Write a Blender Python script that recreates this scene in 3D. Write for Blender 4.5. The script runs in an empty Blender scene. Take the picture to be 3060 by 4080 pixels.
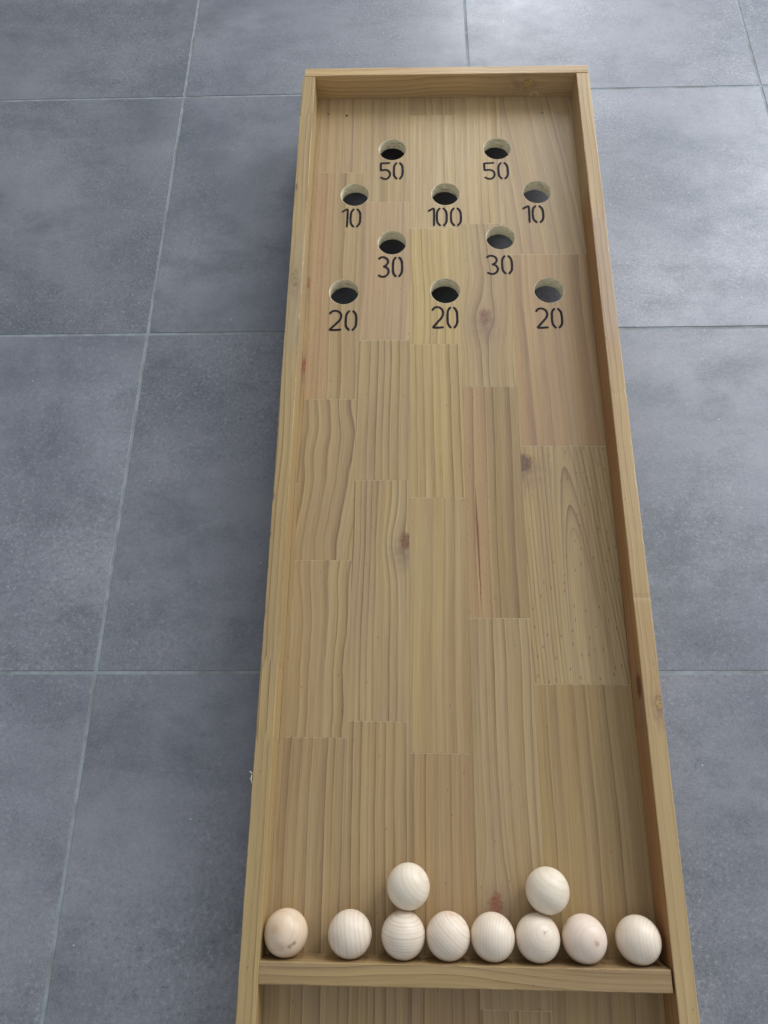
import bpy, bmesh, math, random
from mathutils import Vector, Matrix, noise as mnoise

S = bpy.context.scene
COL = S.collection

# ------------------------------------------------------------------ camera
cam_d = bpy.data.cameras.new('camera'); cam = bpy.data.objects.new('camera', cam_d); COL.objects.link(cam)
cam_d.sensor_fit = 'VERTICAL'; cam_d.sensor_height = 36.0; cam_d.lens = 36.0 * 2852.786 / 4080.0
cam_d.clip_start = 0.02; cam_d.clip_end = 60
cam.location = (0.451614, -0.177863, 1.056992)
cam.rotation_euler = (0.387045861, 0.0243090635, 0.00361691314)
S.camera = cam
S.render.resolution_x = 768; S.render.resolution_y = 1024

# ------------------------------------------------------------------ light
world = bpy.data.worlds.new('World'); S.world = world; world.use_nodes = True
bg = world.node_tree.nodes['Background']
bg.inputs[0].default_value = (0.86, 0.92, 1.0, 1); bg.inputs[1].default_value = 0.46

def area(name, loc, target, sx, sy, power, color):
    d = bpy.data.lights.new(name, 'AREA'); d.shape = 'RECTANGLE'; d.size = sx; d.size_y = sy
    d.energy = power; d.color = color
    o = bpy.data.objects.new(name, d); COL.objects.link(o)
    o.location = loc
    o.rotation_euler = (Vector(target) - Vector(loc)).to_track_quat('-Z', 'Y').to_euler()
    return o
area('far_window_light', (0.98, 3.2, 1.45), (0.98, 0, 1.45), 0.55, 2.5, 38, (0.93, 0.96, 1.0))
area('far_window_light', (3.3, 3.2, 2.5), (3.3, 0, 2.5), 1.9, 2.2, 165, (0.93, 0.96, 1.0))
area('side_window_light', (3.9, 1.6, 1.6), (0.4, 0.8, 0.1), 1.6, 2.0, 50, (0.93, 0.96, 1.0))

S.view_settings.view_transform = 'Standard'; S.view_settings.look = 'None'
S.view_settings.gamma = 1; S.view_settings.use_curve_mapping = False
S.view_settings.exposure = 0.10
try:
    S.cycles.use_denoising = True
except Exception:
    pass

# ------------------------------------------------------------------ board frame (u across, v towards the far end, w up)
W = 0.53; TH = 0.02345; H = 0.04771; TE = 0.01888; TB = 0.0210; LEN = 1.600
O = Vector((0.2729, 1.07761, 0.1307))
MB = Matrix.Rotation(-0.01049, 4, 'Z') @ Matrix.Rotation(0.03561, 4, 'X')
RAILB = -0.0737
ROOT_UVW = Vector((W/2, -LEN, RAILB))
def B(u, v, w): return O + (MB.to_3x3() @ Vector((u, v, w)))

# ------------------------------------------------------------------ node helper
def lin(c):
    c = c/255.0
    return c/12.92 if c <= 0.04045 else ((c+0.055)/1.055)**2.4
def rgb(r, g, b): return (lin(r), lin(g), lin(b), 1.0)

class NT:
    def __init__(s, name):
        m = bpy.data.materials.new(name); m.use_nodes = True
        s.m = m; s.t = m.node_tree; s.b = s.t.nodes['Principled BSDF']
    def put(s, inp, v):
        if isinstance(v, X): s.t.links.new(v.k, inp)
        elif isinstance(v, bpy.types.NodeSocket): s.t.links.new(v, inp)
        else: inp.default_value = v
    def math(s, op, *a, clamp=False):
        n = s.t.nodes.new('ShaderNodeMath'); n.operation = op; n.use_clamp = clamp
        for i, v in enumerate(a): s.put(n.inputs[i], v)
        return X(s, n.outputs[0])
    def vec(s, x, y, z=0.0):
        n = s.t.nodes.new('ShaderNodeCombineXYZ')
        for i, v in enumerate((x, y, z)): s.put(n.inputs[i], v)
        return X(s, n.outputs[0])
    def sep(s, v):
        n = s.t.nodes.new('ShaderNodeSeparateXYZ'); s.put(n.inputs[0], v)
        return [X(s, o) for o in n.outputs]
    def obj(s):
        n = s.t.nodes.new('ShaderNodeTexCoord'); return X(s, n.outputs['Object'])
    def noise(s, v, scale=1.0, detail=2.0, rough=0.5, dist=0.0):
        n = s.t.nodes.new('ShaderNodeTexNoise'); s.put(n.inputs['Vector'], v)
        n.inputs['Scale'].default_value = scale; n.inputs['Detail'].default_value = detail
        n.inputs['Roughness'].default_value = rough; n.inputs['Distortion'].default_value = dist
        return X(s, n.outputs[0])
    def voro(s, v, scale):
        n = s.t.nodes.new('ShaderNodeTexVoronoi'); n.voronoi_dimensions = '2D'; s.put(n.inputs['Vector'], v)
        n.inputs['Scale'].default_value = scale
        return X(s, n.outputs[0])
    def mr(s, v, a, b, c=0.0, d=1.0, smooth=False):
        n = s.t.nodes.new('ShaderNodeMapRange'); n.clamp = True
        if smooth: n.interpolation_type = 'SMOOTHSTEP'
        for i, q in enumerate((v, a, b, c, d)): s.put(n.inputs[i], q)
        return X(s, n.outputs[0])
    def mix(s, f, a, b, mode='MIX'):
        n = s.t.nodes.new('ShaderNodeMix'); n.data_type = 'RGBA'; n.blend_type = mode
        s.put(n.inputs[0], f); s.put(n.inputs[6], a); s.put(n.inputs[7], b)
        return X(s, n.outputs[2])
    def attr(s, name):
        n = s.t.nodes.new('ShaderNodeAttribute'); n.attribute_name = name
        return X(s, n.outputs['Fac'])
    def bump(s, h, strength, dist):
        n = s.t.nodes.new('ShaderNodeBump'); s.put(n.inputs['Height'], h)
        n.inputs['Strength'].default_value = strength; n.inputs['Distance'].default_value = dist
        s.t.links.new(n.outputs[0], s.b.inputs['Normal'])
class X:
    def __init__(s, n, k): s.n = n; s.k = k
    def __add__(s, o): return s.n.math('ADD', s, o)
    def __radd__(s, o): return s.n.math('ADD', o, s)
    def __sub__(s, o): return s.n.math('SUBTRACT', s, o)
    def __rsub__(s, o): return s.n.math('SUBTRACT', o, s)
    def __mul__(s, o): return s.n.math('MULTIPLY', s, o)
    def __rmul__(s, o): return s.n.math('MULTIPLY', o, s)
    def __truediv__(s, o): return s.n.math('DIVIDE', s, o)
    def __pow__(s, o): return s.n.math('POWER', s, o)

# ------------------------------------------------------------------ wood
LIGHT = (181, 157, 115); DARK = (98, 74, 47)
def wood(name, seed, light=LIGHT, dark=DARK, freq=70, warp=0.010, wv=3.0, contrast=0.75, knots=(), dots=0.0,
         cath=None, axis='v', joints=(), blotch=0.5, pink=None, rough=0.42, fiber=1.0, skew=0.0, crack=None,
         ends=(), marks=(), tones=()):
    """softwood: x = coordinate across the grain, y = along it (metres, board frame)."""
    n = NT(name); p = n.sep(n.obj())
    u = p[0] + ROOT_UVW[0]; v = p[1] + ROOT_UVW[1]; w = p[2] + ROOT_UVW[2]
    if axis == 'v': x, y, z = u, v, w
    elif axis == 'u': x, y, z = v + w*1.0, u, w*0.0
    elif axis == 'w': x, y, z = w, v, u
    sd = float(seed)*1.37
    jl = None
    if joints:
        zz = n.math('PINGPONG', x, 0.0035)*5.0          # finger joint teeth
        acc = None
        for j in joints:
            st = n.math('GREATER_THAN', y + zz, j)
            acc = st if acc is None else acc + st
            d = n.math('ABSOLUTE', y + zz - j)
            l = n.mr(d, 0.0002, 0.0008, 1.0, 0.0)
            jl = l if jl is None else n.math('MAXIMUM', jl, l)
        sdx = acc*3.71 + sd
    else:
        sdx = n.math('ADD', sd, 0.0)
    xk = x; kn = None; kc = []
    for (ku, kv, ru, rv, cdark, pull) in knots:
        du = (x - ku); dv = (y - kv)
        wob = n.noise(n.vec(x, y*0.8, 3.0+sd), 130, 3)*1.7 + 0.15
        d2 = ((du/(ru))**2.0 + (dv/(rv))**2.0)*wob
        dg = (du/(ru*2.6))**2.0 + (dv/(rv*3.4))**2.0
        g = n.math('EXPONENT', dg*(-1.0))
        xk = xk - (xk - ku)*g*pull
        core = n.mr(d2, 0.55, 1.15, 1.0, 0.0, True)
        ring = n.mr(n.math('ABSOLUTE', d2 - 1.2), 0.0, 0.7, 0.8, 0.0, True)*n.mr(n.noise(n.vec(x, y, 8.0+sd), 140, 1), 0.4, 0.6, 0.15, 1.0)
        dh = (du/(ru*2.6))**2.0 + ((dv + rv*1.2)/(rv*2.6))**2.0
        halo = n.math('EXPONENT', dh*(-1.3))*n.mr(n.noise(n.vec(x, y, 5.0+sd), 70, 2), 0.35, 0.6, 0.25, 1.0)
        kc.append((core, ring, halo, d2, cdark))
    wp = (n.noise(n.vec(xk*4.0, y*wv, sdx), 1.0, 1.5) - 0.5)*(warp*4.0)
    wp2 = (n.noise(n.vec(xk*14.0, y*wv*5.0, sdx + 5.0), 1.0, 1.0) - 0.5)*(warp*0.35)
    xx = xk + wp + wp2 + y*skew
    if z is not p[2]: xx = xx + z*0.9
    if cath:
        (u0, v0, K, sk, fq) = cath
        uu = x - u0 - (y - v0)*sk + wp*0.6
        F = (y - v0) + n.math('MULTIPLY', uu, uu)*K
        base = n.math('SQRT', n.math('MAXIMUM', F + 0.0, 0.0)*1.0 + 1e-5)
        r = base*fq + wp2*60.0
    else:
        irr = n.noise(n.vec(xx*34.0, sdx + 9.0, 0.0), 1.0, 1.0)*1.9
        r = xx*freq + irr
    fr = n.math('FRACT', r); fl_ = n.math('FLOOR', r)
    amp = n.noise(n.vec(fl_*0.77, sdx, y*1.5), 1.0, 0.0)
    amp = n.mr(amp, 0.32, 0.62, 0.25, 1.0)
    late = (fr**3.6)*n.mr(fr, 0.955, 1.0, 1.0, 0.0)
    lite = n.mr(fr, 0.0, 0.16, 1.0, 0.0)
    soft = n.mr(n.noise(n.vec(xx*110.0, sdx, y*1.6), 1.0, 2.0, 0.6), 0.40, 0.64)
    streak = n.mr(n.noise(n.vec(xx*330.0, y*3.2, sdx), 1.0, 3.0, 0.65), 0.36, 0.66)
    fib = n.mr(n.noise(n.vec(x*700.0, y*22.0, z*700.0), 1.0, 3.0, 0.7), 0.34, 0.68)
    L = rgb(*light); D = rgb(*dark)
    L2 = rgb(light[0]-10, light[1]-16, light[2]-18); LY = rgb(light[0]+7, light[1]+1, light[2]-14)
    LM = rgb(light[0]-22, light[1]-28, light[2]-16)
    bl = n.mr(n.noise(n.vec(xx*22.0, y*3.0, sdx + 2.0), 1.0, 2.0), 0.38, 0.66)
    b2 = n.mr(n.noise(n.vec(xx*40.0, y*2.0, sdx + 7.0), 1.0, 2.0), 0.45, 0.68)
    c = n.mix(bl*blotch, L, LM)
    c = n.mix(b2*0.5, c, LY)
    c = n.mix(soft*0.42, c, rgb(light[0]-26, light[1]-30, light[2]-30))
    if pink:
        (pu0, pu1, col) = pink
        pf = n.mr(x, pu0-0.003, pu0+0.001)*n.mr(x, pu1-0.002, pu1+0.002, 1.0, 0.0)
        c = n.mix(pf*0.55, c, rgb(*col))
    for (t0, t1, tc, ta) in tones:
        jit = (n.noise(n.vec(x*60.0, y*6.0, sd), 1.0, 2.0)-0.5)*0.06
        c = n.mix(n.mr(y+jit, t0-.02, t0+.02)*n.mr(y+jit, t1-.02, t1+.02, 1.0, 0.0)*ta, c, rgb(*tc))
    c = n.mix(late*amp*min(1.0, contrast*1.35), c, D)
    c = n.mix(lite*amp*0.30, c, rgb(light[0]+16, light[1]+18, light[2]+18))
    c = n.mix(streak*0.24*fiber, c, D)
    c = n.mix(fib*0.20*fiber, c, rgb(light[0]+24, light[1]+22, light[2]+22))
    if dots:
        vd = n.voro(n.vec(x, y*0.42, sd), dots)
        dm = n.mr(vd, 0.03, 0.085, 1.0, 0.0)
        reg = n.mr(n.noise(n.vec(x*9.0, y*4.0, sd+4.0), 1.0, 1.0), 0.30, 0.40)
        if pink: reg = pf
        c = n.mix(dm*reg*0.6, c, rgb(112, 78, 52))
    if crack:
        (cu, cv0, cv1, cw) = crack
        prof = n.mr(y, cv0, cv0+0.12)*n.mr(y, cv1-0.06, cv1, 1.0, 0.0)
        cc = n.math('ABSOLUTE', x - cu - (y-cv0)*(-0.02) - (n.noise(n.vec(y*30.0, sd, 0.0), 1.0, 2.0)-0.5)*0.003)
        c = n.mix(n.mr(cc, 0.0, prof*cw + 0.0001, 1.0, 0.0)*n.mr(prof, 0.0, 0.1)*0.85, c, rgb(96, 44, 30))
    for (core, ring, halo, d2, cd) in kc:
        c = n.mix(halo*0.7, c, rgb(132, 108, 92))
        c = n.mix(ring*0.7, c, rgb(128, 92, 58))
        kring = n.math('FRACT', n.math('SQRT', d2)*3.2)
        kn2 = n.mr(n.noise(n.vec(x, y, 1.0+sd), 330, 3), 0.38, 0.62)
        kcol = n.mix(kring*0.4, rgb(*cd), rgb(cd[0]*0.6, cd[1]*0.55, cd[2]*0.5))
        kcol = n.mix(kn2*0.45, kcol, rgb(min(255, cd[0]*1.35), min(255, cd[1]*1.6), min(255, cd[2]*1.6)))
        c = n.mix(core*0.85, c, kcol)
    pv = n.voro(n.vec(x, y*0.55, sd), 26)
    pm = n.mr(pv, 0.010, 0.026, 1.0, 0.0)*n.mr(n.noise(n.vec(x*30.0, y*12.0, sd+6.0), 1.0, 1.0), 0.48, 0.54)
    c = n.mix(pm*0.6, c, rgb(84, 60, 40))
    if jl is not None: c = n.mix(jl*0.35, c, rgb(104, 78, 46))
    for e in ends:                                       # pale worn edge of an end joint
        d = n.math('ABSOLUTE', y - e)
        br = n.mr(n.noise(n.vec(x*160.0, sd, 0.0), 1.0, 1.0), 0.35, 0.6, 0.25, 1.0)
        c = n.mix(n.mr(d, 0.0004, 0.0012, 1.0, 0.0)*br*0.6, c, rgb(214, 196, 160))
    for (mu, mv, r0, r1, col, lo) in marks:               # arc shaped plug marks
        d = n.math('SQRT', (x-mu)**2.0 + (y-mv)**2.0)
        k = n.mr(n.math('ABSOLUTE', d-r0), 0.0, r1, 1.0, 0.0)
        c = n.mix(k*lo, c, rgb(*col))
    n.put(n.b.inputs['Base Color'], c)
    n.put(n.b.inputs['Roughness'], n.mr(streak, 0, 1, rough-0.04, rough+0.10))
    n.b.inputs['Specular IOR Level'].default_value = 0.42
    h = late*amp*(-0.6) + streak*0.5 + fib*0.25
    n.bump(h, 0.35, 0.0004)
    return n.m

def hole_wood():
    n = NT('raw_hole_wood'); o = n.obj(); p = n.sep(o)
    a = n.noise(n.vec(p[0]*120, p[1]*120, p[2]*420), 1.0, 3.0)
    b = n.noise(n.vec(p[0]*60, p[1]*60, p[2]*160 + 4), 1.0, 2.0, 0.6, 1.5)
    c = n.mix(n.mr(a, 0.35, 0.65), rgb(238, 230, 202), rgb(216, 204, 170))
    c = n.mix(n.mr(b, 0.55, 0.68)*0.6, c, rgb(146, 116, 78))
    n.put(n.b.inputs['Base Color'], c); n.b.inputs['Roughness'].default_value = 0.8
    n.bump(a + b, 0.6, 0.0008)
    return n.m

# ------------------------------------------------------------------ object helpers
def empty(name, loc=(0, 0, 0)):
    o = bpy.data.objects.new(name, None); COL.objects.link(o); o.location = loc; o.empty_display_size = 0.05
    return o
def link(name, bm, mats, parent=None, smooth=False):
    me = bpy.data.meshes.new(name); bm.to_mesh(me); bm.free()
    for m in (mats if isinstance(mats, (list, tuple)) else [mats]): me.materials.append(m)
    if smooth:
        for f in me.polygons: f.use_smooth = True
    o = bpy.data.objects.new(name, me); COL.objects.link(o)
    if parent: o.parent = parent
    return o
def loc(u, v, w): return Vector((u, v, w)) - ROOT_UVW

game = empty('bowling_board_game')
game.matrix_world = Matrix.Translation(B(*ROOT_UVW)) @ MB
game['label'] = 'long wooden ball game board with raised rails, ten numbered holes and pine staves'
game['category'] = 'board game'

# lofted plank: rectangular section, uneven eased top edges, dents
def plank(a, b, width, height, along, n, ease, seed, dents=(), chips=()):
    """a = (u,v) of low corner at start; along 'v' or 'u'; top at w=top"""
    bm = bmesh.new(); rings = []
    rnd = random.Random(seed)
    (p0, top) = a; L = b
    for i in range(n+1):
        t = i/n; s = t*L
        def ns(k, f): return mnoise.noise(Vector((s*f, seed*3.1 + k*7.7, k*1.3)))
        cl = ease*(1.0 + 0.55*ns(1, 30) + 0.5*ns(2, 120)); cr = ease*(1.0 + 0.55*ns(3, 30) + 0.5*ns(4, 120))
        dl = 0.00025*ns(5, 9); dr = 0.00025*ns(6, 9); dz = 0.0; tl = tr = 0.0
        for (ds, wd, dep, side) in dents:
            g = math.exp(-((s-ds)/wd)**2)*dep
            if side == 0: dz -= g
            elif side < 0: cl += g*1.5
            else: cr += g*1.5
        if ease > 0.00105:
            q1 = mnoise.noise(Vector((s*55, seed*9.1, 2.0))); q2 = mnoise.noise(Vector((s*48, seed*5.3, 6.0)))
            cl += max(0.0, q1-0.42)*0.0045; cr += max(0.0, q2-0.40)*0.0050
        cl = max(cl, 0.0002); cr = max(cr, 0.0002)
        sec = [(0+dl, -height), (0+dl, -cl), (cl*0.3+dl, -cl*0.3+dz), (cl+dl, dz),
               (width*0.35, dz), (width*0.65, dz),
               (width-cr+dr, dz), (width-cr*0.3+dr, -cr*0.3+dz), (width+dr, -cr), (width+dr, -height)]
        ring = []
        for (x, z) in sec:
            if along == 'v': q = (p0[0]+x, p0[1]+s, top+z)
            else: q = (p0[0]+s, p0[1]+x, top+z)
            ring.append(bm.verts.new(loc(*q)))
        rings.append(ring)
    m = len(rings[0])
    for i in range(n):
        for j in range(m):
            bm.faces.new((rings[i][j], rings[i][(j+1) % m], rings[i+1][(j+1) % m], rings[i+1][j]))
    bm.faces.new(rings[0]); bm.faces.new(rings[-1])
    bmesh.ops.recalc_face_normals(bm, faces=bm.faces[:])
    return bm

def box(bm, u0, u1, v0, v1, w0, w1, bev=0.0, mi=0):
    vs = [bm.verts.new(loc(u, v, w)) for w in (w0, w1) for (u, v) in ((u0, v0), (u1, v0), (u1, v1), (u0, v1))]
    fs = [bm.faces.new([vs[i] for i in q]) for q in ((0, 3, 2, 1), (4, 5, 6, 7), (0, 1, 5, 4), (1, 2, 6, 5), (2, 3, 7, 6), (3, 0, 4, 7))]
    for f in fs: f.material_index = mi
    if bev:
        es = list({e for f in fs for e in f.edges})
        bmesh.ops.bevel(bm, geom=es, offset=bev, segments=2, affect='EDGES')
    return fs

# ------------------------------------------------------------------ floor (0.6 m tiles, grout joints)
def floor_mats():
    n = NT('stone_tile'); o = n.obj(); p = n.sep(o)
    sd = n.attr('tile_seed'); tone = n.attr('tile_tone')
    vx = n.vec(p[0], p[1], sd)
    big = n.noise(vx, 2.4, 8.0, 0.66, 0.25)
    mid = n.noise(n.vec(p[0], p[1]*1.5, sd + 3.0), 5.5, 10.0, 0.74, 0.1)
    sm = n.noise(vx, 190.0, 4.0, 0.75)
    fine = n.noise(vx, 620.0, 2.0, 0.6)
    c = n.mix(n.mr(big, 0.32, 0.68), rgb(95, 99, 107), rgb(138, 139, 145))
    c = n.mix(n.mr(mid, 0.50, 0.66)*0.60, c, rgb(80, 86, 92))
    c = n.mix(n.mr(mid, 0.48, 0.34)*0.40, c, rgb(150, 149, 156))
    pit = n.mr(n.noise(vx, 3.3, 3.0), 0.40, 0.62, 0.25, 1.0)
    c = n.mix(n.mr(sm, 0.55, 0.68)*0.55*pit, c, rgb(176, 178, 182))
    c = n.mix(n.mr(sm, 0.45, 0.32)*0.60*pit, c, rgb(58, 63, 70))
    c = n.mix(n.mr(fine, 0.35, 0.68)*0.22, c, rgb(178, 180, 188))
    crumb = n.mr(n.voro(n.vec(p[0], p[1]), 3.7), 0.0028, 0.0052, 1.0, 0.0)
    c = n.mix(crumb*0.8, c, rgb(210, 208, 200))
    vh = n.t.nodes.new('ShaderNodeMix'); vh.data_type = 'RGBA'; vh.blend_type = 'MULTIPLY'
    vh.inputs[0].default_value = 1.0; n.put(vh.inputs[6], c); n.put(vh.inputs[7], n.vec(tone, tone, tone))
    n.put(n.b.inputs['Base Color'], X(n, vh.outputs[2]))
    n.put(n.b.inputs['Roughness'], n.mr(mid, 0.3, 0.7, 0.36, 0.50))
    n.b.inputs['Specular IOR Level'].default_value = 0.5
    n.bump(sm*0.8 + fine*0.5, 0.30, 0.0008)
    g = NT('grout'); o = g.obj()
    c = g.mix(g.mr(g.noise(o, 40.0, 3.0), 0.3, 0.7), rgb(130, 140, 145), rgb(156, 162, 163))
    c = g.mix(g.mr(g.noise(o, 9.0, 4.0, 0.7), 0.46, 0.62)*0.7, c, rgb(116, 118, 112))
    g.put(g.b.inputs['Base Color'], c); g.b.inputs['Roughness'].default_value = 0.85
    g.bump(g.noise(o, 500.0, 3.0), 0.5, 0.0008)
    return [n.m, g.m]
def build_floor():
    bm = bmesh.new(); ls = bm.faces.layers.float.new('tile_seed'); lt = bm.faces.layers.float.new('tile_tone')
    rnd = random.Random(5); T = 0.6; j = 0.0025; b = 0.0007
    tones = {(-1, 2): 0.86, (0, 2): 0.95, (1, 2): 1.12, (-1, 1): 0.86, (0, 1): 0.90, (1, 1): 1.20, (-1, 0): 1.02, (0, 0): 0.84,
             (1, 0): 1.06, (-1, -1): 1.02, (0, -1): 0.90, (1, -1): 1.0}
    for i in range(-7, 9):
        for k in range(-6, 9):
            x0, x1, y0, y1 = i*T+j, (i+1)*T-j, k*T+j, (k+1)*T-j
            dz = rnd.uniform(-0.0002, 0.0002); tn = tones.get((i, k), rnd.uniform(0.85, 1.1)); sdv = rnd.uniform(0, 60)
            top = [(x0+b, y0+b, dz), (x1-b, y0+b, dz), (x1-b, y1-b, dz), (x0+b, y1-b, dz)]
            e = [(x0, y0, dz-b), (x1, y0, dz-b), (x1, y1, dz-b), (x0, y1, dz-b)]
            lo = [(q[0], q[1], -0.004) for q in e]
            tv, ev, lv = [[bm.verts.new(q) for q in r] for r in (top, e, lo)]
            fs = [bm.faces.new(tv)]
            for a in range(4):
                c = (a+1) % 4
                fs.append(bm.faces.new((ev[a], ev[c], tv[c], tv[a]))); fs.append(bm.faces.new((lv[a], lv[c], ev[c], ev[a])))
            for f in fs: f[ls] = sdv; f[lt] = tn
    q = [bm.verts.new(p) for p in ((-4.4, -3.8, -0.0008), (5.6, -3.8, -0.0008), (5.6, 5.6, -0.0008), (-4.4, 5.6, -0.0008))]
    f = bm.faces.new(q); f.material_index = 1
    o = link('floor', bm, floor_mats()); o['kind'] = 'structure'
    o['label'] = 'grey stone-look square floor tiles with pale grout lines'
build_floor()

# ------------------------------------------------------------------ playing board: staves and holes
E1, E2, E3, E4 = 0.1155, 0.2000, 0.2860, 0.3725
UL, UR = TH + 0.0002, W - TH - 0.0002
END = -LEN + 0.020
G = 0.00006
cols = [(0.0, 0.0)]
HOLES = [(0.1677, -0.1289), (0.3615, -0.1292), (0.1008, -0.2349), (0.2643, -0.2350), (0.4290, -0.2320),
         (0.1693, -0.3426), (0.3592, -0.3331), (0.0879, -0.4461), (0.2609, -0.4447), (0.4366, -0.4448)]
HR = 0.0250
PINK = (184, 146, 108)
# (u0, u1, v_top, v_bottom, material keyword arguments)
ST = [
 (UL+.006, E1, 0.0, -.1832, dict(seed=1, freq=62, contrast=.75, warp=.004, dark=(140, 108, 84))),
 (UL+.006, E1, -.1832, -.6533, dict(seed=2, freq=46, contrast=.45, warp=.006, pink=(0.02, .062, PINK), dots=130)),
 (UL+.006, E1, -.6533, -.9231, dict(seed=3, freq=62, contrast=.75, warp=.030, wv=2.6)),
 (UL+.006, E1, -.9231, -1.1738, dict(seed=4, freq=52, contrast=.8, warp=.014, wv=4.5)),
 (UL+.006, E1, -1.1738, END, dict(seed=5, freq=70, contrast=.7, warp=.004, light=(177, 152, 110))),
 (E1, E2, 0.0, -.2519, dict(seed=6, freq=44, contrast=.35, warp=.003, light=(185, 161, 118))),
 (E1, E2, -.2519, -.5429, dict(seed=7, freq=40, contrast=.38, warp=.005, light=(187, 160, 122))),
 (E1, E2, -.5429, -.7944, dict(seed=8, freq=78, contrast=.7, warp=.003)),
 (E1, E2, -.7944, -1.1517, dict(seed=9, freq=100, contrast=.75, warp=.007, wv=3,
      knots=[(.1975, -.8937, .011, .012, (118, 78, 56), .8)])),
 (E1, E2, -1.1517, END, dict(seed=10, freq=85, contrast=.65, warp=.003, light=(177, 152, 110))),
 (E2, E3, 0.0, -.0450, dict(seed=11, freq=60, contrast=.4, warp=.003)),
 (E2, E3, -.0450, -.3118, dict(seed=12, freq=55, contrast=.3, warp=.002, light=(193, 169, 124))),
 (E2, E3, -.3118, -.5504, dict(seed=13, freq=74, contrast=.75, warp=.006, light=(193, 168, 116))),
 (E2, E3, -.5504, -.8231, dict(seed=14, freq=72, contrast=.6, warp=.003, light=(189, 164, 114))),
 (E2, E3, -.8231, -1.1921, dict(seed=15, freq=48, contrast=.55, warp=.006, wv=1.6, light=(181, 156, 112))),
 (E2, E3, -1.1921, END, dict(seed=16, freq=62, contrast=.65, warp=.003, light=(173, 146, 106))),
 (E3, E4, 0.0, -.3025, dict(seed=17, freq=64, contrast=.6, warp=.003, light=(189, 164, 120))),
 (E3, E4, -.3025, -.6306, dict(seed=18, freq=58, contrast=.7, warp=.014, wv=3,
      knots=[(.3268, -.4970, .0092, .0130, (128, 88, 72), .92)])),
 (E3, E4, -.6306, -1.0076, dict(seed=19, freq=66, contrast=.7, warp=.003, light=(169, 145, 103), pink=(.27, .323, PINK), dots=120,
      crack=(.3045, -1.006, -.80, .0028))),
 (E3, E4, -1.0076, -1.4840, dict(seed=20, freq=64, contrast=.6, warp=.004,
      knots=[(.3098, -1.3720, .0078, .0125, (136, 82, 62), .8)])),
 (E3, E4, -1.4840, END, dict(seed=21, freq=70, contrast=.6, warp=.004)),
 (E4, UR, 0.0, -.3696, dict(seed=22, freq=42, contrast=.75, warp=.006, wv=2, skew=.10, dark=(136, 104, 82))),
 (E4, UR, -.3696, -.7358, dict(seed=23, freq=34, contrast=.6, warp=.012, wv=1.6, light=(177, 148, 108), dark=(128, 100, 78))),
 (E4, UR, -.7358, -1.0992, dict(seed=24, freq=60, contrast=.9, warp=.003, cath=(.4450, -.8815, 330.0, -.06, 9.0), dots=62,
      knots=[(.3735, -.7655, .015, .0150, (104, 74, 58), .6)])),
 (E4, UR, -1.0992, END, dict(seed=25, freq=44, contrast=.55, warp=.005, light=(171, 146, 102))),
 (UL, UL+.006, 0.0, -.80, dict(seed=26, freq=90, contrast=.5, knots=[(.0262, -.4261, .004, .010, (140, 92, 70), .3), (.0265, -.5914, .004, .014, (140, 78, 58), .3)])),
 (UL, UL+.006, -.80, END, dict(seed=27, freq=90, contrast=.5)),
]
def cutter():
    bm = bmesh.new(); N = 72
    for (cu, cv) in HOLES:
        bot = []; top = []
        for i in range(N):
            a = 2*math.pi*i/N
            q = (cu, cv, i)
            r = HR*(1 + 0.008*mnoise.noise(Vector((math.cos(a)*2, math.sin(a)*2, cu*90 + cv*50))))
            rb = r*(1 + 0.030*abs(mnoise.noise(Vector((math.cos(a)*7, math.sin(a)*7, cu*60 + 9)))) + 0.03*abs(mnoise.noise(Vector((math.cos(a)*19, math.sin(a)*19, cu*60 + 9)))))
            bot.append(bm.verts.new(loc(cu+rb*math.cos(a), cv+rb*math.sin(a), -H-TB-0.01)))
            top.append(bm.verts.new(loc(cu+r*math.cos(a), cv+r*math.sin(a), -H+0.0066)))
        for i in range(N):
            k = (i+1) % N; bm.faces.new((bot[i], bot[k], top[k], top[i]))
        rim = [bm.verts.new((v_.co.x + (v_.co.x+ROOT_UVW[0]-cu)*.30, v_.co.y + (v_.co.y+ROOT_UVW[1]-cv)*.30, v_.co.z)) for v_ in top]
        for v_ in top: v_.co.z = -H - 0.0006 - ROOT_UVW[2]
        for i in range(N):
            k = (i+1) % N; bm.faces.new((top[i], top[k], rim[k], rim[i]))
        bm.faces.new(rim); bm.faces.new(bot[::-1])
    o = link('cutter', bm, hmat); return o
hmat = hole_wood()
def build_board():
    mats = []; bm = bmesh.new(); rnd = random.Random(3)
    for i, (u0, u1, v1, v0, kw) in enumerate(ST):
        kw = dict(kw)
        kw.setdefault('ends', (v1,) if v1 < 0 else ())
        mats.append(wood('pine_stave_%02d' % i, **kw))
        dz = rnd.uniform(-0.00012, 0.00012)
        box(bm, u0+G, u1-G, v0+G, v1-G, -H-TB, -H+dz, 0.0, i)
    mats.append(hmat)
    o = link('playing_board', bm, mats)
    c = cutter()
    md = o.modifiers.new('holes', 'BOOLEAN'); md.object = c; md.operation = 'DIFFERENCE'; md.solver = 'EXACT'
    bpy.context.view_layer.update()
    dg = bpy.context.evaluated_depsgraph_get()
    me = bpy.data.meshes.new_from_object(o.evaluated_get(dg))
    o.modifiers.clear(); o.data = me
    hi = [i for i, m in enumerate(me.materials) if m == hmat][0]
    for f in me.polygons:
        if abs(f.normal.z) < 0.97:
            ce = f.center + ROOT_UVW
            for (cu, cv) in HOLES:
                if abs(math.hypot(ce.x-cu, ce.y-cv) - HR) < 0.0022 and ce.z < -H+0.0005:
                    f.material_index = hi
    bpy.data.objects.remove(c)
    o.parent = game
build_board()

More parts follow.
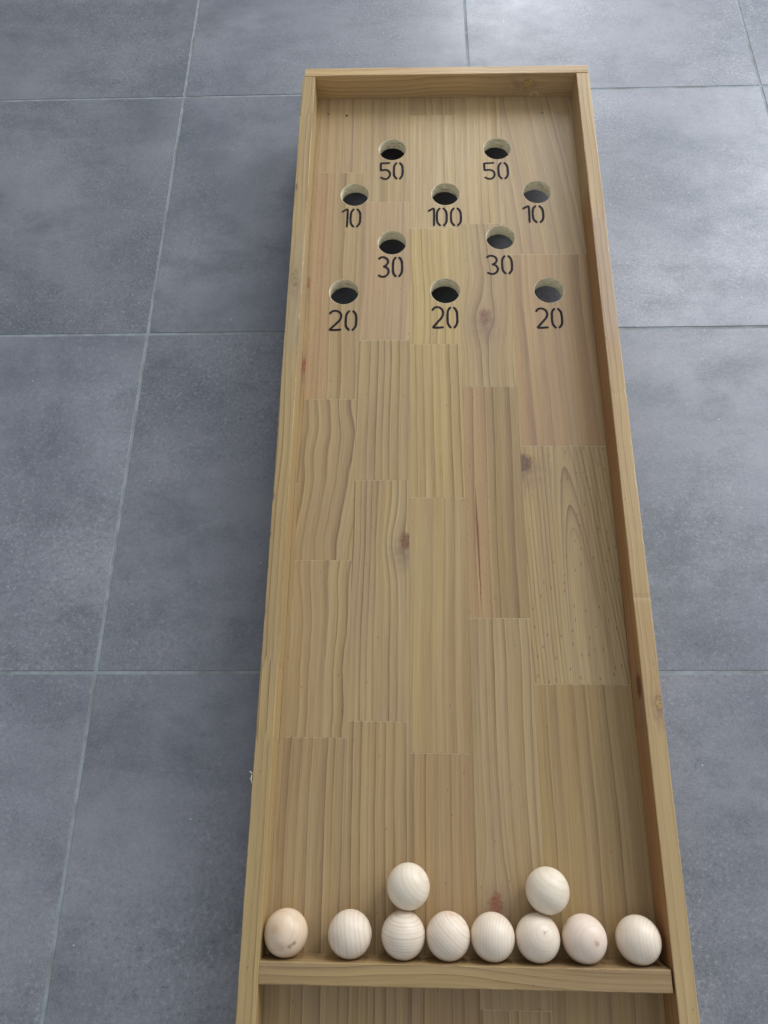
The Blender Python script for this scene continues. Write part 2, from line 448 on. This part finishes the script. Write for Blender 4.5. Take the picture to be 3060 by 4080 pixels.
# ------------------------------------------------------------------ rails and end boards
rail_l = wood('rail_pine_pale', 31, light=(182, 158, 112), dark=(108, 82, 50), freq=120, warp=.005, contrast=.75, joints=(-.083, -1.071, -1.1666), blotch=.6,
              knots=[(.011, -.454, .004, .014, (140, 116, 80), .7), (.003, -.262, .0012, .007, (112, 74, 44), .3)], tones=[(-.60, -.36, (160, 142, 112), .5), (-1.7, -1.17, (170, 144, 96), .5)])
rail_r = wood('rail_pine_worn', 33, light=(188, 162, 118), dark=(126, 96, 62), freq=110, warp=.006, contrast=.5, joints=(-.335, -1.143), blotch=.7,
              knots=[(.527, -1.128, .006, .008, (150, 116, 76), .6)], tones=[(-.56, -.33, (168, 146, 128), .6), (-1.7, -1.15, (178, 152, 104), .6)])
def add_rail(u0, seed, mat, dents, inner=None):
    bm = plank(((u0, -LEN), 0.0), LEN, TH, -RAILB, 'v', 520, 0.0011, seed, dents)
    if inner:
        for f in bm.faces:
            f.normal_update()
            ce = f.calc_center_median() + ROOT_UVW
            if f.normal.x < -0.9 and ce.x < u0 + 0.002 and ce.z < -0.002: f.material_index = 1
    return link('side_rail', bm, [mat] + ([inner] if inner else []), game, smooth=False)
rl = add_rail(0.0, 4, rail_l, [(LEN-.097, .003, .0012, -1), (LEN-.30, .002, .0006, -1), (LEN-.84, .006, .0012, -1), (LEN-.90, .004, .0010, -1), (LEN-1.165, .0015, .0010, -1)])
# inner face of the right rail: darker reddish brown, with a knot
rail_in2 = wood('rail_inner_brown', 36, light=(172, 130, 84), dark=(94, 60, 34), freq=150, warp=.004, contrast=.75, blotch=.5, axis='w', wv=2.0,
                knots=[(-.0157, -1.1035, .009, .017, (92, 46, 26), .6)], joints=(-1.143,),
                tones=[(-.27, .1, (180, 156, 112), .9), (-.50, -.27, (160, 120, 74), .5)])
rr = add_rail(W-TH, 9, rail_r, [(LEN-.987, .0035, .0005, 0), (LEN-.29, .002, .0014, 1), (LEN-.35, .003, .001, 1), (LEN-.670, .004, .00015, 0), (LEN-.665, .004, .0012, 1),
                                (LEN-.75, .004, .0010, 1), (LEN-.80, .003, .0009, 1), (LEN-.87, .002, .0011, 1), (LEN-.40, .005, .001, 1), (LEN-1.30, .004, .0008, 1)], rail_in2)
for o in (rl, rr):
    pass
rr['label'] = 'worn right hand side rail with dark reddish inner face'
rl['label'] = 'pale left hand side rail with a splinter on its outer edge'

end_m = wood('end_board_pine', 41, light=(204, 174, 122), dark=(136, 102, 62), freq=110, warp=.010, contrast=.6, axis='u', wv=4, blotch=.6,
             knots=[(-.0197, .4225, .0075, .0105, (170, 134, 82), .85)], marks=[(-.0458, .4370, .0075, .0012, (226, 210, 172), .9)], tones=[(.33, .8, (172, 144, 112), .5)])
bm = plank(((0.004, 0.0006), 0.0008), W-0.006, TE, 0.074, 'u', 160, 0.0010, 14, [(.50, .003, .0006, -1)])
link('end_board', bm, end_m, game)
foot_m = wood('foot_board_pine', 43, light=(188, 162, 116), freq=90, warp=.006, axis='u')
bm = plank(((0.0, -LEN-TE-.0006), 0.0), W, TE, -RAILB - 0.003, 'u', 120, 0.0010, 15)
o = link('end_board', bm, foot_m, game); o['label'] = 'low end board at the foot of the game'

# cross bar that stops the balls
bar_m = wood('cross_bar_pine', 45, light=(166, 142, 102), dark=(104, 78, 48), freq=105, warp=.012, wv=2.2, contrast=.55, axis='u', blotch=.5)
bm = plank(((TH+0.0003, -1.4290-0.0238), -0.0025), 0.4803, 0.0238, H-0.0025-0.0001, 'u', 120, 0.0012, 21)
link('cross_bar', bm, bar_m, game)

# support panel under the far end, screwed from above
sup_m = wood('support_pine', 47, freq=80, axis='u')
zb = -(B(0, -0.006, 0).z)/math.cos(0.03561) + 0.0004
bm = bmesh.new(); box(bm, 0.03, W-0.03, -0.010, -0.0015, zb, -H-TB-0.0002, 0.001)
link('support_leg', bm, sup_m, game)

# screws
def metal():
    n = NT('screw_metal'); n.b.inputs['Metallic'].default_value = 0.8; n.b.inputs['Base Color'].default_value = rgb(176, 166, 132)
    n.put(n.b.inputs['Roughness'], n.mr(n.noise(n.obj(), 900.0, 2.0), 0.3, 0.7, 0.3, 0.6)); return n.m
def darkm():
    n = NT('screw_hole_dark'); n.put(n.b.inputs['Base Color'], n.mix(n.noise(n.obj(), 600.0), rgb(60, 44, 30), rgb(90, 70, 48)))
    n.b.inputs['Roughness'].default_value = 0.8; return n.m
MM, DM = metal(), darkm()
for (cu, cv, r, kind) in ((.0454, -.0383, .0026, 0), (.0801, -.0436, .0022, 1), (.4508, -.0423, .0030, 0)):
    bm = bmesh.new(); N = 16
    def ring(rad, z, s=0.0, k=0): return [bm.verts.new(loc(cu+rad*math.cos(2*math.pi*i/N), cv+rad*math.sin(2*math.pi*i/N)+s, -H+z)) for i in range(N)]
    rr_ = [ring(r, 0.00005), ring(r, 0.0004), ring(r*0.72, 0.0006), ring(r*0.62, 0.0001)]
    for a, b in zip(rr_, rr_[1:]):
        for i in range(N):
            k = (i+1) % N; f = bm.faces.new((a[i], a[k], b[k], b[i])); f.material_index = kind
    f = bm.faces.new(rr_[-1]); f.material_index = 1
    link('screw', bm, [MM, DM], game)

# splinter on the left rail
bm = bmesh.new()
for (a, b, r) in (((-.0002, -1.222, -.004), (-.0042, -1.2185, -.001), .0011), ((-.0002, -1.233, -.003), (-.0022, -1.228, -.001), .0010), ((-.0022, -1.228, -.001), (-.0012, -1.2225, -.001), .0008)):
    d = (Vector(b)-Vector(a)).normalized(); s = d.cross(Vector((0, 0, 1))).normalized()*r; t = Vector((0, 0, r*.6))
    v = [bm.verts.new(loc(*(Vector(a)+q))) for q in (s, t, -s, -t)] + [bm.verts.new(loc(*(Vector(b)+q*.5))) for q in (s, t, -s, -t)]
    for i in range(4):
        k = (i+1) % 4; bm.faces.new((v[i], v[k], v[4+k], v[4+i]))
    bm.faces.new(v[:4][::-1]); bm.faces.new(v[4:])
n = NT('splinter_wood'); n.put(n.b.inputs['Base Color'], n.mix(n.noise(n.obj(), 300.0), rgb(238, 226, 190), rgb(214, 196, 150))); n.b.inputs['Roughness'].default_value = .8
sp = link('splinter', bm, n.m, rl)

# ------------------------------------------------------------------ stencilled numbers
def ink():
    n = NT('marker_ink'); o = n.obj()
    c = n.mix(n.mr(n.noise(o, 260.0, 3.0), 0.4, 0.7), rgb(20, 15, 22), rgb(44, 35, 44))
    n.put(n.b.inputs['Base Color'], c); n.b.inputs['Roughness'].default_value = 0.7; n.b.inputs['Specular IOR Level'].default_value = 0.2; return n.m
INK = ink()
GL = {
 '0': [[(.34, 1.0), (.17, .86), (.10, .68), (.10, .30), (.17, .13), (.36, -.01)], [(.62, 1.0), (.80, .86), (.88, .68), (.88, .30), (.80, .13), (.62, -.01)]],
 '1': [[(.06, .84), (.28, .93), (.50, 1.0)], [(.52, .98), (.52, .5), (.50, -.01)]],
 '2': [[(.05, .86), (.22, .98), (.52, 1.01), (.80, .92), (.92, .74), (.84, .54), (.60, .36), (.30, .16), (.08, .02)], [(.08, .005), (.5, .0), (.92, .02)]],
 '3': [[(.04, .92), (.25, 1.0), (.52, 1.0), (.78, .90), (.84, .74), (.72, .60), (.48, .52)], [(.48, .51), (.74, .46), (.90, .30), (.84, .12), (.60, .00), (.30, -.01), (.05, .06)]],
 '5': [[(.08, .98), (.5, .985), (.90, 1.0)], [(.08, .99), (.075, .75), (.09, .52)], [(.09, .52), (.40, .56), (.72, .52), (.92, .34), (.86, .12), (.62, -.01), (.34, .0), (.10, .09)]],
}
def spline(P, k=8):
    out = []
    for i in range(len(P)-1):
        p0, p1, p2, p3 = P[max(i-1, 0)], P[i], P[i+1], P[min(i+2, len(P)-1)]
        for j in range(k):
            t = j/k
            out.append(tuple(0.5*((2*p1[a]) + (-p0[a]+p2[a])*t + (2*p0[a]-5*p1[a]+4*p2[a]-p3[a])*t*t + (-p0[a]+3*p1[a]-3*p2[a]+p3[a])*t**3) for a in (0, 1)))
    out.append(P[-1]); return out
zc = 0
def ribbon(bm, pts, wd, seed, w):
    L = []; R_ = []
    n = len(pts)
    for i, (x, y) in enumerate(pts):
        a = pts[max(i-1, 0)]; b = pts[min(i+1, n-1)]
        d = Vector((b[0]-a[0], b[1]-a[1])).normalized(); s = Vector((-d.y, d.x))
        e = min(i, n-1-i); tap = 1.0 if e > 1 else (0.62 if e == 0 else 0.92)
        hw = wd*0.5*tap*(1 + 0.16*mnoise.noise(Vector((i*0.55, seed, 0))))
        hw2 = wd*0.5*tap*(1 + 0.16*mnoise.noise(Vector((i*0.55, seed, 9))))
        if e == 0: x += (d.x if i else -d.x)*wd*.25; y += (d.y if i else -d.y)*wd*.25
        L.append(bm.verts.new(loc(x+s.x*hw, y+s.y*hw, w))); R_.append(bm.verts.new(loc(x-s.x*hw2, y-s.y*hw2, w)))
    for i in range(n-1): bm.faces.new((L[i], R_[i], R_[i+1], L[i+1]))
NUM = [('50', .1454, .1898, -.1612, -.1985), ('50', .3350, .3818, -.1635, -.2005), ('10', .0779, .1147, -.2680, -.3072), ('100', .2322, .2940, -.2677, -.3060),
       ('10', .4005, .4400, -.2640, -.3002), ('30', .1457, .1898, -.3744, -.4145), ('30', .3330, .3792, -.3728, -.4100), ('20', .0645, .1135, -.4850, -.5227),
       ('20', .2376, .2828, -.4785, -.5188), ('20', .4112, .4570, -.4820, -.5195)]
for i, (txt, ua, ub, vt, vb) in enumerate(NUM):
    bm = bmesh.new(); wts = [0.52 if c == '1' else 1.0 for c in txt]; gap = .16 if len(txt) == 2 else .12
    tot = sum(wts) + gap*(len(txt)-1); sc = (ub-ua)/tot; x = ua; k = 0
    for c, wt in zip(txt, wts):
        for st in GL[c]:
            st2 = [((a/0.52 - .0) if c == '1' else a, b) for a, b in st]
            pts = [(x + a*sc*(wt if c == '1' else 1.0)*(0.98), vb + b*(vt-vb)) for a, b in st2]
            ribbon(bm, spline(pts), .0040, i*3.3+k, -H+0.00035+k*0.00003); k += 1
        x += sc*(wt+gap)
    bmesh.ops.recalc_face_normals(bm, faces=bm.faces[:])
    for f in bm.faces:
        f.normal_update()
        if f.normal.z < 0: f.normal_flip()
    o = link('number_mark', bm, INK, game)
    side = 'left' if ub < .2 else ('right' if ua > .32 else 'middle')
    o['label'] = 'stencilled dark number %s below the %s hole' % (txt, side)

# ------------------------------------------------------------------ balls
def ball_mat(name, seed, light=(230, 216, 196), line=(172, 142, 116), contrast=.45, freq=230, off=0.0, spot=None, dimple=False):
    """beech: growth layers stacked along local z, flecks"""
    n = NT(name); o = n.obj(); p = n.sep(o)
    wob = (n.noise(n.vec(p[0]*14, p[1]*14, p[2]*14 + seed), 1.0, 2.0)-0.5)*0.006
    z = p[2] + wob + n.math('MULTIPLY', p[0], p[0])*3.0
    r = z*freq + n.noise(n.vec(z*60, float(seed), 0.0), 1.0, 1.0)*2.0
    fr = n.math('FRACT', r)
    late = (fr**4.0)*n.mr(fr, 0.94, 1.0, 1.0, 0.0)
    am = n.mr(n.noise(n.vec(n.math('FLOOR', r)*0.7, float(seed), 0.0), 1.0, 0.0), 0.3, 0.65, 0.2, 1.0)
    blo = n.mr(n.noise(n.vec(p[0]*50, p[1]*50, z*90 + seed), 1.0, 2.0), 0.35, 0.7)
    fleck = n.mr(n.noise(n.vec(p[0]*260, p[1]*1600, z*1600), 1.0, 2.0), 0.56, 0.72)
    c = n.mix(blo*0.4, rgb(*light), rgb(light[0]-14, light[1]-22, light[2]-26))
    c = n.mix(late*am*(contrast*0.8), c, rgb(*line))
    c = n.mix(fleck*0.14, c, rgb(170, 136, 104))
    if spot:
        for (dx, dy, dz, sr, col, st) in spot:
            dv = n.vec(p[0]-dx, (p[1]-dy), p[2]-dz)
            l = n.t.nodes.new('ShaderNodeVectorMath'); l.operation = 'LENGTH'; n.put(l.inputs[0], dv)
            d = X(n, l.outputs['Value']) + (n.noise(o, 400.0, 2.0)-0.5)*0.0016
            c = n.mix(n.mr(d, 0.0, sr, 1.0, 0.0, True)*st, c, rgb(*col))
    n.put(n.b.inputs['Base Color'], c); n.b.inputs['Roughness'].default_value = 0.40
    n.b.inputs['Specular IOR Level'].default_value = 0.42
    n.bump(late*am*(-1.0) + fleck*(-0.3), 0.22, 0.0003)
    return n.m
BR = 0.0265
def face_dir(a, b):
    """direction on a ball (board frame): a to the right, b towards the far end, otherwise up"""
    k = math.sqrt(max(0.0, 1 - a*a - b*b)); vw = Vector((.12, .18, .97)).normalized()
    r_ = (Vector((1, 0, 0)) - vw*vw.x).normalized(); u_ = vw.cross(r_)
    return (vw*k + r_*a + u_*b).normalized()
def ball(u, v, zdir, spin, seed, label, dim=(), spots=(), **kw):
    """zdir: direction (board frame) of the layer normal"""
    q = Vector(zdir).normalized().to_track_quat('Z', 'Y').to_matrix().to_4x4() @ Matrix.Rotation(spin, 4, 'Z')
    qi = q.to_3x3().inverted()
    dims = [((qi @ face_dir(*d)), ca, dp) for (d, ca, dp) in dim]
    sp = [tuple((qi @ face_dir(*d))*BR) + (sr, col, st) for (d, sr, col, st) in spots]
    bm = bmesh.new(); bmesh.ops.create_uvsphere(bm, u_segments=80, v_segments=56, radius=BR)
    for w_ in bm.verts:
        d = w_.co.normalized()
        k = 1 + 0.0022*mnoise.noise(d*1.6 + Vector((seed, 0, 0)))
        for (dd, ca, dp) in dims:
            a = d.angle(dd)
            if a < ca: k -= dp*(0.5+0.5*math.cos(a/ca*math.pi))
        w_.co *= k
    o = link('wooden_ball', bm, ball_mat('beech_ball', seed, spot=sp, **kw), None, True)
    o.matrix_world = Matrix.Translation(B(u, v, -H+BR+0.0002)) @ MB @ q
    o['label'] = label; o['category'] = 'ball'; o['group'] = 'pale wooden balls resting at the cross bar'
VB = -1.4290+BR+0.0002
BRN = (138, 98, 72)
ball(.0503, VB, face_dir(-.5, .12), 0, 1, 'wooden ball at far left by the side rail, with brown marks and a glossy dimple', contrast=.6, freq=170,
     light=(222, 200, 172), dim=[((-.40, -.62), .45, .03)],
     spots=[((.42, -.40), .0042, BRN, .75), ((.20, -.55), .0044, BRN, .75), ((.31, -.47), .0036, BRN, .6), ((-.5, .12), .0125, (188, 156, 122), .8), ((-.1, -.55), .009, (204, 168, 136), .5), ((.45, .55), .006, (206, 170, 134), .4)])
ball(.1283, VB, (1, .10, .12), .3, 2, 'wooden ball with upright grain lines, second from left, standing apart from its neighbours', contrast=.85, freq=190)
ball(.1930, VB, (.05, 1, .25), .2, 3, 'wooden ball with level grain lines, directly below the upper left ball', contrast=.9, freq=260)
ball(.2473, VB, (.62, .66, .2), .1, 4, 'wooden ball with slanting grain lines, just right of the ball below the upper left one', contrast=.75, freq=260,
     spots=[((.1, .85), .009, (206, 158, 110), .5)])
ball(.3010, VB, (1, -.12, .25), .8, 5, 'wooden ball with upright grain lines just below the red knot', contrast=.65, freq=290)
ball(.3550, VB, face_dir(.06, .20), .4, 6, 'wooden ball with a ringed pith mark facing up, below the upper right ball', contrast=.45, freq=420,
     spots=[((.06, .20), .0030, (170, 128, 94), .75), ((.20, .25), .0016, (170, 128, 94), .5)])
ball(.4108, VB, face_dir(.24, -.2), .9, 7, 'wooden ball with a brown smudge, second from right in the row', contrast=.28, freq=200, light=(228, 210, 192),
     spots=[((.24, -.20), .0055, (166, 118, 92), .7), ((.15, -.12), .004, (186, 146, 118), .4)])
ball(.4752, VB, face_dir(.78, -.08), .5, 8, 'wooden ball in the right hand corner by the side rail, with pale oval rings', contrast=.6, freq=300)
ball(.1990, VB+.0529, (.75, .45, .35), 1.2, 9, 'upper left wooden ball resting above the row', contrast=.40, freq=190, light=(230, 218, 196))
ball(.3700, VB+.0511, (.45, .75, .35), .4, 10, 'upper right wooden ball resting above the row', contrast=.40, freq=170, light=(230, 218, 196),
     spots=[((.75, -.45), .004, (196, 166, 134), .5)])
